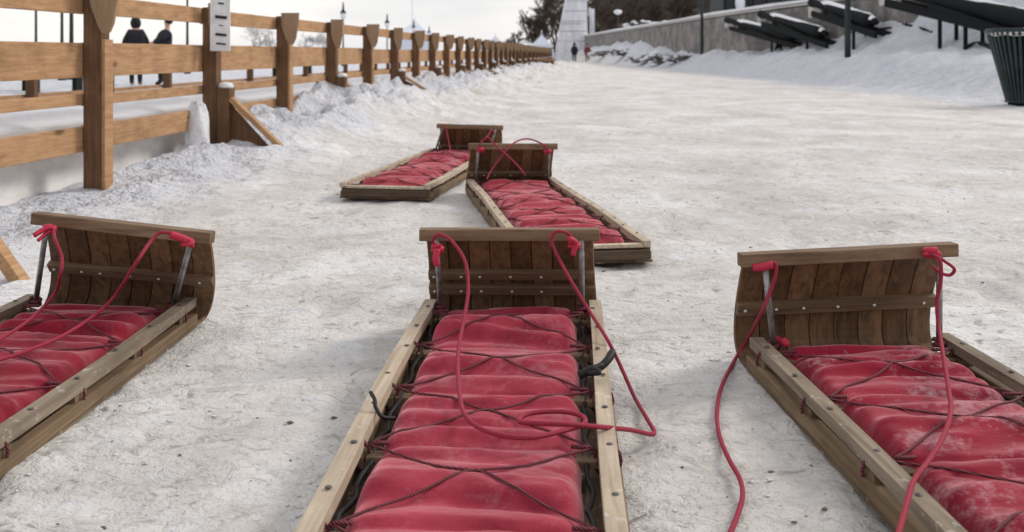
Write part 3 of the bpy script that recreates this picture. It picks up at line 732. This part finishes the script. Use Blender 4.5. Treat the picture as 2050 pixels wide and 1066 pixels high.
m = MB(); m.tube([(0, 0, 0), (0, 0, p.z-1.2)], .05, 8); m.build('pole', M_lamp, gl)
m = MB(); m.lathe([(.1, p.z-1.5), (.38, p.z-1.35), (.42, p.z-1.2), (.33, p.z-1.05), (.05, p.z-.98)], n=14); m.build('globe', M_glass, gl)
# ---------------------------------------------------------------- tents
def tent(px0, px1, Yd, ytop, yeave, label, open_dark):
    a = atD(px0, yeave, Yd); c = atD(px1, yeave, Yd); ap = atD((px0+px1)/2, ytop, Yd); w = c.x-a.x
    o = empty('tent', ((a.x+c.x)/2, Yd+w/2, 0)); tag(o, label, 'tent', 'peaked white tents')
    m = MB(); hw = w/2; ze = a.z; za = ap.z; n = 6
    for s in range(4):
        rt = Matrix.Rotation(s*math.pi/2, 3, 'Z')
        def fn(u, v_):
            k = 1-v_; hgt_ = ze+(za-ze)*(v_**1.45); return tuple(rt @ Vector(((u*2-1)*hw*k, -hw*k, hgt_)))
        m.grid(fn, 4, n, smooth=False)
        m.add([rt @ Vector(q_) for q_ in ((-hw, -hw, ze), (hw, -hw, ze), (hw, -hw, ze-.25), (-hw, -hw, ze-.25))], [(0, 1, 2, 3)])
    m.build('roof', M_tent, o)
    m = MB(); m.box((0, 0, (ze-.3)/2), (w*.92, w*.92, ze-.3)); m.build('wall', M_tentdark if open_dark else M_tent, o)
    m = MB(); m.tube([(0, 0, za-.1), (0, 0, za+.4)], .04, 6); m.build('finial', M_tent, o)
tent(785, 868, 105, 40, 68, 'large pale blue white peaked tent roof above the middle of the fence', False)
tent(960, 1022, 120, 72, 92, 'low wide pale tent roof just left of the bare trees', False)
tent(1062, 1108, 105, 68, 90, 'small white peaked tent with dark sides beside the tower', True)
p = atD(820, 0, 110); m = MB(); m.tube([(0, 0, 0), (0, 0, 7.0)], .06, 6); o = m.build('flag_pole', M_tent); o.location = (p.x, 113, 0); tag(o, 'very thin pale pole rising behind the large pointed tent', 'pole')
# ---------------------------------------------------------------- tower
def tower():
    Yd = 106; a = atD(1108, 112, Yd); c = atD(1174, 112, Yd); t0 = atD(1132, 0, Yd); t1 = atD(1172, 0, Yd)
    o = empty('tower', ((a.x+c.x)/2, Yd, 0)); tag(o, 'tall pale tapering tower with panelled white sides at the end of the path', 'tower')
    cx_ = (a.x+c.x)/2; m = MB(); hT = t0.z+3
    k = (hT)/(t0.z)
    xl0, xr0 = a.x-cx_, c.x-cx_; xl1, xr1 = (t0.x-a.x)*k+a.x-cx_, (t1.x-c.x)*k+c.x-cx_
    n = 9
    for i in range(n):
        f0, f1 = i/n, (i+1)/n-.006
        L0, L1 = xl0+(xl1-xl0)*f0, xl0+(xl1-xl0)*f1; R0, R1 = xr0+(xr1-xr0)*f0, xr0+(xr1-xr0)*f1
        dd0, dd1 = 1.6-.5*f0, 1.6-.5*f1
        m.add([(L0, -dd0, hT*f0), (R0, -dd0, hT*f0), (R0, dd0, hT*f0), (L0, dd0, hT*f0), (L1, -dd1, hT*f1), (R1, -dd1, hT*f1), (R1, dd1, hT*f1), (L1, dd1, hT*f1)],
              [(0, 1, 5, 4), (1, 2, 6, 5), (2, 3, 7, 6), (3, 0, 4, 7), (0, 3, 2, 1), (4, 5, 6, 7)])
    m.build('cladding', M_white, o)
    for s in range(5):
        m = MB(); f_ = s/4; m.beam((xl0+(xr0-xl0)*f_, -1.66, 0), (xl1+(xr1-xl1)*f_, -1.14, hT), .10, .06, up=(0, 1, 0)); m.build('corner_post', M_white, o)
    z = atD(1140, 48, Yd).z; m = MB(); m.box((-.1, -1.50, z), (2.4, .06, .10)); m.build('ledge', M_jamb, o)
    z = atD(1140, 90, Yd).z; m = MB(); m.box((0, -.05, z*.0+.05), (4.6, 3.8, .3)); m.build('foot', M_white, o)
    p0 = atD(1175, 82, Yd); p1 = atD(1175, 34, Yd); m = MB(); m.box((p0.x-cx_+.02, -.6, (p0.z+p1.z)/2), (.32, .3, p1.z-p0.z)); m.build('dark_slot', M_iron, o)
    p0 = atD(1185, 100, Yd); p1 = atD(1182, 18, Yd); m = MB(); m.box((p0.x-cx_, .2, p1.z/2), (.55, .55, p1.z)); m.build('side_column', M_white, o)
    p0 = atD(1139, 70, Yd); m = MB(); m.lathe([(.02, -.1), (.14, 0), (.02, .1)], (p0.x-cx_, -1.85, p0.z), 10); m.build('floodlight', mat('floodlight_glass', (.95, .95, .92), .3)[0], o)
tower()
# ---------------------------------------------------------------- stone wall
def stone_wall():
    ysw = [28.3, 30, 32.5, 35, 40, 44, 48.5, 56, 66, 80, 98, 112]
    o = empty('stone_wall', (float(wallx(28.3)), 28.3, 0)); tag(o, 'grey stone wall with snow covered coping rising to the right behind the cannons', 'wall'); b0 = o.location
    body = MB(); cop = MB(); sn = MB()
    def P(y, dx, z): return (float(wallx(y))+dx-b0.x, y-b0.y, z)
    for m, d0, d1, z0, z1 in ((body, 0, .6, -.3, 2.55), (cop, -.07, .67, 2.552, 2.66), (sn, -.085, .69, 2.662, 2.80)):
        vs = []
        for y in ysw:
            j = (.03*math.sin(y*3) if m is sn else 0); vs += [P(y, d0, z0), P(y, d0, z1-.03+j), P(y, (d0+d1)/2, z1+j), P(y, d1, z1-.03+j), P(y, d1, z0)]
        n = len(ysw); fs = [(i*5+k, i*5+(k+1) % 5, (i+1)*5+(k+1) % 5, (i+1)*5+k) for i in range(n-1) for k in range(5)] + [(0, 1, 2, 3, 4), tuple((n-1)*5+k for k in (4, 3, 2, 1, 0))]
        m.add(vs, fs)
    body.build('masonry', M_stone, o); cop.build('coping', M_jamb, o); sn.build('snow_cap', M_snow, o)
    # pale cut-stone jambs beside the muzzles
    for (px, py0, py1, Yd) in ((1460, 38, 55, 45), (1526, 28, 48, 41), (1631, 14, 36, 35), (1776, -20, 12, 28.5)):
        q0 = atD(px, py0, Yd); q1 = atD(px, py1, Yd)
        m = MB(); m.box((q0.x-b0.x, Yd-b0.y, (q0.z+q1.z)/2), (.30, .5, q0.z-q1.z)); m.build('jamb', M_jamb, o, .02)
stone_wall()
# ---------------------------------------------------------------- cannons
def cannon(mz, tl, rad, label, legpx):
    M0 = atD(*mz); T0 = atD(*tl); ax = (M0-T0); L = ax.length; ax.normalize(); mid = (M0+T0)/2
    o = empty('cannon', (mid.x, mid.y, hz(mid.x, mid.y))); tag(o, label, 'cannon', 'black cannons on sloping iron carriages'); b0 = o.location
    Q = ax.to_track_quat('Z', 'Y').to_matrix(); side = ax.cross(Vector((0, 0, 1))).normalized(); upv = side.cross(ax).normalized()
    m = MB(); r = rad
    m.lathe([(r*.4, -.12*L), (r*.55, -.10*L), (r*.3, -.06*L), (r*1.15, -.03*L), (r*1.2, .02*L), (r*1.18, .15*L), (r*1.05, .3*L), (r*.98, .55*L), (r*.82, .85*L), (r*.78, .93*L), (r*.98, .96*L), (r*.95, L), (r*.5, L), (r*.45, .97*L)], T0-b0+upv*r*.9+ax*.12*L, 16, 0, Q)
    m.build('barrel', M_iron, o)
    for s in (-1, 1):
        m = MB(); a = T0-b0-ax*.35*L*.3+side*s*r*1.3-upv*r*.9; e = M0-b0-ax*.02*L+side*s*r*1.3-upv*r*.9
        m.beam(a, e, .09, r*1.1, up=tuple(upv)); m.beam(a+upv*.01+ax*.3*L, a.lerp(e, .72)+upv*r*.9, .06, r*.9, up=tuple(upv)); m.build('carriage_girder', M_iron, o)
    for f_ in (.1, .45, .8):
        c = T0.lerp(M0, f_)-b0-upv*r*.9; m = MB(); m.beam(c-side*r*1.4, c+side*r*1.4, .12, .10); m.build('crosspiece', M_iron, o)
    for f_ in legpx:
        for s in (-1, 1):
            c = T0.lerp(M0, f_)-b0+side*s*r*1.2-upv*r*1.1; g_ = hz(c.x+b0.x, c.y+b0.y)-b0.z
            if c.z > g_+.05:
                m = MB(); m.beam(c+Vector((0, 0, .05)), (c.x, c.y, g_-.15), .075, .075, up=(0, 1, 0)); m.build('leg', M_iron, o)
    sn = MB()
    def fn(u, v_):
        c = T0.lerp(M0, .04+.88*v_)-b0+side*(u-.5)*r*1.5; k = math.sin(math.pi*u)**.6*min(1, v_*12, (1-v_)*12)
        return tuple(c+upv*(r*1.72+(.0+.08*k+.05*f1(v_*9., u*2., 5, 3))-.45*r*abs(2*u-1)**2))
    sn.grid(fn, 6, 24); sn.build('snow_cover', M_snow, o)
    return o
cannon((1468, 50, 43), (1598, 84, 36.5), .15, 'farthest black cannon, snow heaped along its sloping carriage', (.3,))
cannon((1535, 40, 39), (1655, 78, 33.5), .17, 'second black cannon from the left below the snowy ledge', (.2,))
cannon((1637, 18, 33.5), (1755, 56, 29.5), .17, 'black cannon behind the thick lamp post', (.25,))
cannon((1786, -8, 27), (2120, 70, 21.0), .19, 'largest and nearest black cannon on tall iron legs above the bin', (.44, .60))
# curved iron race rail on the ground below the nearest cannon
m = MB(); P = [drop(px, py, .05) for px, py in ((1932, 101), (1945, 94), (1962, 91), (1978, 97), (1992, 104), (2012, 108))]
m.tube(spline(P, 5), .05, 8); o = m.build('race_rail', M_iron); tag(o, 'short curved black iron rail half buried in snow beside the bin', 'rail')
def chain(pts, label):
    P = spline(pts, 7); m = MB()
    for i in range(len(P)-1): m.beam(P[i], P[i+1], .07 if i % 2 else .035, .035 if i % 2 else .07)
    o = m.build('chain', M_iron); tag(o, label, 'chain', 'black chains by the cannons')
chain([drop(1778, 40), drop(1808, 50), drop(1840, 58), drop(1866, 68)], 'black chain lying down the snow between the two nearest cannons')
chain([drop(1668, 66), drop(1700, 63), drop(1735, 60), drop(1765, 60), drop(1785, 58)], 'black chain low on the snow behind the thick lamp post')
# snow topped stone ledge between cannons
q = atD(1585, 30, 42); m = MB(); m.box((0, 0, 0), (1.6, 1.2, .5)); o = empty('stone_ledge', q); tag(o, 'flat stone ledge under thick snow behind the second cannon', 'ledge')
m.build('slab', M_stone, o); m = MB(); m.box((0, 0, .36), (1.62, 1.25, .20)); m.build('snow_cap', M_snow, o, .05)
# ---------------------------------------------------------------- dark green building behind the wall
def kiosk():
    Yd = 60; a = atD(1448, 24, Yd); c = atD(1640, 0, Yd); o = empty('kiosk', ((a.x+c.x)/2, Yd+2, 0)); tag(o, 'dark green board building above the stone wall coping', 'building')
    w = c.x-a.x; m = MB(); m.box((0, 0, 2.6), (w, 4, 5.2)); m.build('wall', M_greenwall, o)
    for k in range(7):
        m = MB(); x = -w/2+w*(k+.5)/7; m.box((x, -2.03, 3.9), (w/9, .06, 1.6)); f_ = m.build('window_frame', M_iron, o)
        m = MB(); m.box((x, -2.07, 3.9), (w/11, .02, 1.3)); m.build('pane', mat('dim_glass', (.02, .022, .025), .5)[0] if k == 0 else bpy.data.materials['dim_glass'], f_)
    m = MB(); m.box((0, 0, 5.35), (w+.6, 4.6, .3)); m.build('roof', M_snow, o)
    m = MB(); m.lathe([(.02, 2.75), (.14, 3.1), (.30, 3.7), (.28, 4.4)], (-w/2+.95, -2.25, 0), 10); m.build('hanging_snow', M_snow, o)
kiosk()
# ---------------------------------------------------------------- bare trees
def bare_tree(name, x, y, z, hgt, spread, mt, label, group, seed, depth=5, trunk=.12, rmin=.018):
    rd = random.Random(seed); o = empty(name, (x, y, z)); tag(o, label, 'tree', group)
    tr = MB(); cr_ = MB()
    def grow(p, d, L, r, lv):
        n = 3; q = p.copy(); pts = [q.copy()]
        for i in range(n):
            d = (d+Vector((rd.gauss(0, .13), rd.gauss(0, .13), rd.gauss(.03, .08)))).normalized(); q = q+d*L/n; pts.append(q.copy())
        (tr if lv <= 1 else cr_).tube(pts, [max(r*(1-.45*i/n), rmin) for i in range(n+1)], 5 if lv < 2 else 3, cap=False)
        if lv >= depth: return
        nb = 3 if lv == 0 else rd.choice((3, 3, 4))
        for k in range(nb):
            a = 2*math.pi*(k+rd.random()*.7)/nb; s = Vector((math.cos(a), math.sin(a), 0)); dd = (d*1.0+s*spread*rd.uniform(.6, 1.2)+Vector((0, 0, .1))).normalized()
            grow(pts[rd.choice((1, 2, 3, 3))], dd, L*rd.uniform(.62, .85), r*.55, lv+1)
    grow(Vector((0, 0, -.2)), Vector((rd.gauss(0, .06), 0, 1)).normalized(), hgt*.30, trunk, 0)
    tr.build('trunk', mt, o); cr_.build('crown', mt, o); return o
G = 'bare trees beside the tower'
for i, (px, Yd, hh, sp, lb) in enumerate(((1036, 112, 4.4, .75, 'slender bare tree, leftmost of those by the tower'), (1066, 118, 6.2, .6, 'brown bare tree rising behind the small tent'),
        (1090, 114, 7.5, .5, 'dense dark bare tree just left of the tower'), (1112, 122, 10.0, .5, 'tallest bare tree whose crown leaves the frame left of the tower'), (1120, 126, 12, .55, 'dark bare tree partly hidden by the tower'),)):
    p = atD(px, 108, Yd); bare_tree('bare_tree', p.x, Yd, 0, hh, sp, M_bark, lb, G, 20+i, 6, .24, .022)
G = 'bare trees on the wooded slope'
n_ = 0
for (px, Yd, hh) in ((1205, 112, 8), (1228, 118, 9), (1255, 114, 8), (1280, 120, 9.5), (1305, 116, 8.5), (1330, 122, 9), (1216, 126, 11), (1268, 127, 11), (1320, 128, 11), (1352, 124, 9)):
    p = atD(px, 90, Yd); bare_tree('bare_tree', p.x, Yd, 1.0, hh, .6, M_bark, 'bare brown tree on the dark slope, number %s from the tower' % ('first second third fourth fifth sixth seventh eighth ninth tenth'.split()[n_]) if False else 'bare brown tree in the dense wood behind the sloping wall', G, 50+n_, 5, .22, .05); n_ += 1
G = 'faint frosted trees beyond the fence'
for i, (px, Yd, hh, lb) in enumerate(((505, 95, 4.6, 'frosted grey tree framed between fence posts just right of the white notice'), (540, 100, 4.3, 'frosted grey tree seen left of the third fence post'), (612, 105, 3.8, 'frosted grey tree seen right of the third fence post'), (640, 108, 4.0, 'frosted grey tree seen left of the fourth fence post'))):
    p = atD(px, 108, Yd); bare_tree('frosted_tree', p.x, Yd, 0, hh, .9, M_bark2, lb, G, 80+i, 5, .10, .012)
# snowy shrubs below the wall
def shrub(px, py, Yd, w, h, label, seed):
    p = atD(px, py, Yd); p.z = hz(p.x, p.y)-.05; o = empty('snowy_shrub', p); tag(o, label, 'shrub', 'snow laden shrubs below the stone wall'); rd = random.Random(seed); m = MB(); s_ = MB()
    for k in range(330):
        a = rd.uniform(0, 6.28); e = rd.uniform(.1, 1.3); d_ = Vector((math.cos(a)*math.cos(e)*w, math.sin(a)*math.cos(e)*.8, math.sin(e)*h)); q_ = Vector((rd.uniform(-w, w)*.6, rd.uniform(-.4, .4), 0))
        m.tube([q_, q_+d_*.5+Vector((0, 0, .05)), q_+d_*rd.uniform(.6, 1)], [.03, .02, .008], 3, cap=False)
    for k in range(34):
        a = rd.uniform(-w, w); hh = h*(1-(a/w)**2*.6)*rd.uniform(.0, .95); r_ = rd.uniform(.08, .24)
        s_.lathe([(r_*.3, -.3*r_), (r_, 0), (r_*.7, r_*.4), (.02, r_*.55)], (a, rd.uniform(-.6, .3), hh), 7)
    m.build('twigs', M_twig, o); s_.build('snow_clumps', M_snow, o)
shrub(1210, 112, 80, 1.3, .5, 'low snowy shrub next to the tower foot', 1); shrub(1250, 106, 70, 1.4, .55, 'snowy shrub left of the middle of the wall', 2)
shrub(1295, 104, 60, 1.1, .6, 'snowy shrub below the wall, in front of the wood', 3); shrub(1325, 102, 56, 1.3, .6, 'broad snowy shrub below the wall', 4); shrub(1362, 100, 53, .8, .45, 'snowy shrub closest to the farther lamp post', 5)
shrub(1285, 84, 78, 1.5, .5, 'upper snowy shrub close against the wall', 6)
# dark broken rubble at cannons' feet
for (px, py, Yd, lb) in ((1553, 98, 40, 'dark broken post stub below the farthest cannon'),):
    p = drop(px, py); m = MB(); m.beam((0, 0, -.2), (.22, 0, .42), .16, .16, up=(0, 1, 0)); m.beam((.25, 0, .1), (.5, .1, .3), .14, .2, up=(0, 1, 0)); m.beam((0, 0, .2), (.6, 0, .45), .12, .12); o = m.build('post_stub', M_iron); o.location = p; tag(o, lb, 'post')
# ---------------------------------------------------------------- people
def person(x, y, z, hgt, face, lean, coat, label, group=None, hood=False, arms='down', step=0.0):
    o = empty('person', (x, y, z), face); tag(o, label, 'person', group); k = hgt/1.75
    def skin(name, vs, es, rr, mt, parent, lv=2):
        me = bpy.data.meshes.new(name); me.from_pydata([tuple(Vector(v)*k) for v in vs], es, []); ob = link(bpy.data.objects.new(name, me)); ob.parent = parent
        sk = ob.modifiers.new('skin', 'SKIN'); me.materials.append(mt)
        for i, r_ in enumerate(rr): me.skin_vertices[0].data[i].radius = (r_[0]*k, r_[1]*k) if isinstance(r_, tuple) else (r_*k, r_*k)
        for i in range(len(rr)): me.skin_vertices[0].data[i].use_root = (i == 0)
        sb = ob.modifiers.new('sub', 'SUBSURF'); sb.levels = lv; sb.render_levels = lv; sk.use_smooth_shade = True; return ob
    l = lean
    V = [(0, 0, .93), (0, l*.3, 1.12), (0, l*.7, 1.34), (0, l, 1.47), (0, l*1.1-.01, 1.54), (0, l*1.2-.03, 1.63), (0, l*1.2-.03, 1.71),
         (.09, 0, .88), (.10, -step, .49), (.10, -step*.6, .09), (.10, -step*.6-.14, .035), (-.09, 0, .88), (-.10, step, .49), (-.10, step*1.3, .09), (-.10, step*1.3-.14, .035),
         (.14, l*.9, 1.34), (-.14, l*.9, 1.34)]
    E = [(0, 1), (1, 2), (2, 3), (3, 4), (4, 5), (5, 6), (0, 7), (7, 8), (8, 9), (9, 10), (0, 11), (11, 12), (12, 13), (13, 14), (2, 15), (2, 16)]
    RR = [(.15, .11), (.14, .10), (.16, .11), (.09, .08), .05, (.078, .095), (.05, .06), .085, .058, .042, .04, .085, .058, .042, .04, .055, .055]
    for s, b_ in ((1, 15), (-1, 16)):
        i0 = len(V)
        if arms == 'forward': V += [(s*.24, l*.8-.10, 1.20), (s*.14, l*.7-.30, 1.12), (s*.08, l*.7-.37, 1.12)]
        else: V += [(s*.25, l*.6, 1.15), (s*.26, l*.3-.05, .90), (s*.26, l*.3-.07, .82)]
        E += [(b_, i0), (i0, i0+1), (i0+1, i0+2)]; RR += [.045, .036, .035]
    body = skin('body', V, E, RR, M_skin, o)
    # coat shell
    CV = [(0, 0, .55), (0, l*.3, 1.12), (0, l*.7, 1.36), (0, l, 1.48), (.15, l*.9, 1.36), (-.15, l*.9, 1.36)]; CE = [(0, 1), (1, 2), (2, 3), (2, 4), (2, 5)]
    CR = [(.33, .26), (.31, .25), (.29, .23), (.15, .15), .14, .14]
    for s, b_ in ((1, 4), (-1, 5)):
        i0 = len(CV)
        if arms == 'forward': CV += [(s*.25, l*.8-.10, 1.20), (s*.15, l*.7-.28, 1.12)]
        else: CV += [(s*.26, l*.6, 1.15), (s*.27, l*.3-.05, .92)]
        CE += [(b_, i0), (i0, i0+1)]; CR += [.10, .075]
    skin('coat', CV, CE, CR, coat, o)
    TV = [(0, 0, .90), (.09, 0, .86), (.10, -step, .49), (.10, -step*.6, .10), (-.09, 0, .86), (-.10, step, .49), (-.10, step*1.3, .10), (.10, -step*.6-.13, .03), (-.10, step*1.3-.13, .03)]
    skin('trousers', TV, [(0, 1), (1, 2), (2, 3), (0, 4), (4, 5), (5, 6), (3, 7), (6, 8)], [(.15, .12), .10, .075, .062, .10, .075, .062, .05, .05], M_coat, o)
    m = MB(); hr, hc = ((.135, .145, .175), (0, (l*1.2+.02)*k, 1.625*k)) if hood else ((.098, .112, .095), (0, (l*1.2+.005)*k, 1.69*k))
    m.grid(lambda u, w: (hc[0]+hr[0]*k*math.sin(math.pi*w)*math.cos(2*math.pi*u), hc[1]+hr[1]*k*math.sin(math.pi*w)*math.sin(2*math.pi*u), hc[2]+hr[2]*k*math.cos(math.pi*w)), 14, 10)
    m.build('hood' if hood else 'hair', coat if hood else M_hair, o)
    m = MB()
    for s in (-1, 1): m.lathe([(.004, -.004), (.011, 0), (.004, .004)], (s*.032*k, (l*1.2-.115)*k, 1.655*k), 8, 0, Matrix.Rotation(R(90), 3, 'X'))
    m.build('eyes', M_hair, o)
GP = 'two people in dark coats beyond the fence'
p = atD(272, 108, 24.8); person(p.x, 24.8, 0, 1.66, R(25), .03, M_coat, 'person in a black hooded coat standing beyond the fence, left one of the pair', GP, hood=True)
p = atD(322, 108, 24.5); person(p.x, 24.5, 0, 1.64, R(-75), .16, M_coat2, 'bareheaded person in a dark coat leaning beyond the fence, right one of the pair', GP, arms='forward')
p = atD(1150, 108, 92); person(p.x, 92, .02, 1.75, R(0), .0, M_coat, 'distant person in black at the foot of the tower', step=.1, hood=True)
p = atD(1176, 108, 88); person(p.x, 88, 0, 1.65, R(180), .0, M_redcoat, 'distant person in a dull red coat right of the tower', step=.12)
# benches beyond the fence
def bench(px, Yd, w, label, rz):
    p = atD(px, 108, Yd); o = empty('park_bench', (p.x, Yd, 0), rz); tag(o, label, 'bench', 'dark benches beyond the fence')
    m = MB(); m.box((0, 0, .45), (w, .42, .05)); m.build('seat', M_iron, o); m = MB(); m.box((0, .22, .72), (w, .05, .10)); m.box((0, .23, .60), (w, .05, .08)); m.build('backrest', M_iron, o)
    for s in (-1, 1): m = MB(); m.box((s*w*.42, 0, .2), (.08, .4, .45)); m.box((s*w*.42, .22, .5), (.06, .06, .5)); m.build('leg', M_iron, o)
bench(112, 20, 1.0, 'dark bench left of the big fence post', R(5)); bench(5, 21, 1.3, 'dark bench cut by the left edge', R(0)); bench(585, 34, 1.4, 'small dark bench seen right of the third fence post', R(0))
# low timber bench at the far end of the fence
p = at(1088, 128, .0); o = empty('timber_bench', (p.x, p.y*.62, 0)); o.location = (atD(1088, 108, 50).x, 50, 0.05); tag(o, 'low tan timber bench at the far end of the fence', 'bench')
m = MB(); m.box((0, 0, .42), (1.1, 1.6, .12)); m.build('seat', M_rail, o)
m = MB(); m.box((0, .1, .2), (1.0, .1, .3)); m.box((0, -.5, .2), (1.0, .1, .3)); m.build('trestle', M_post, o)
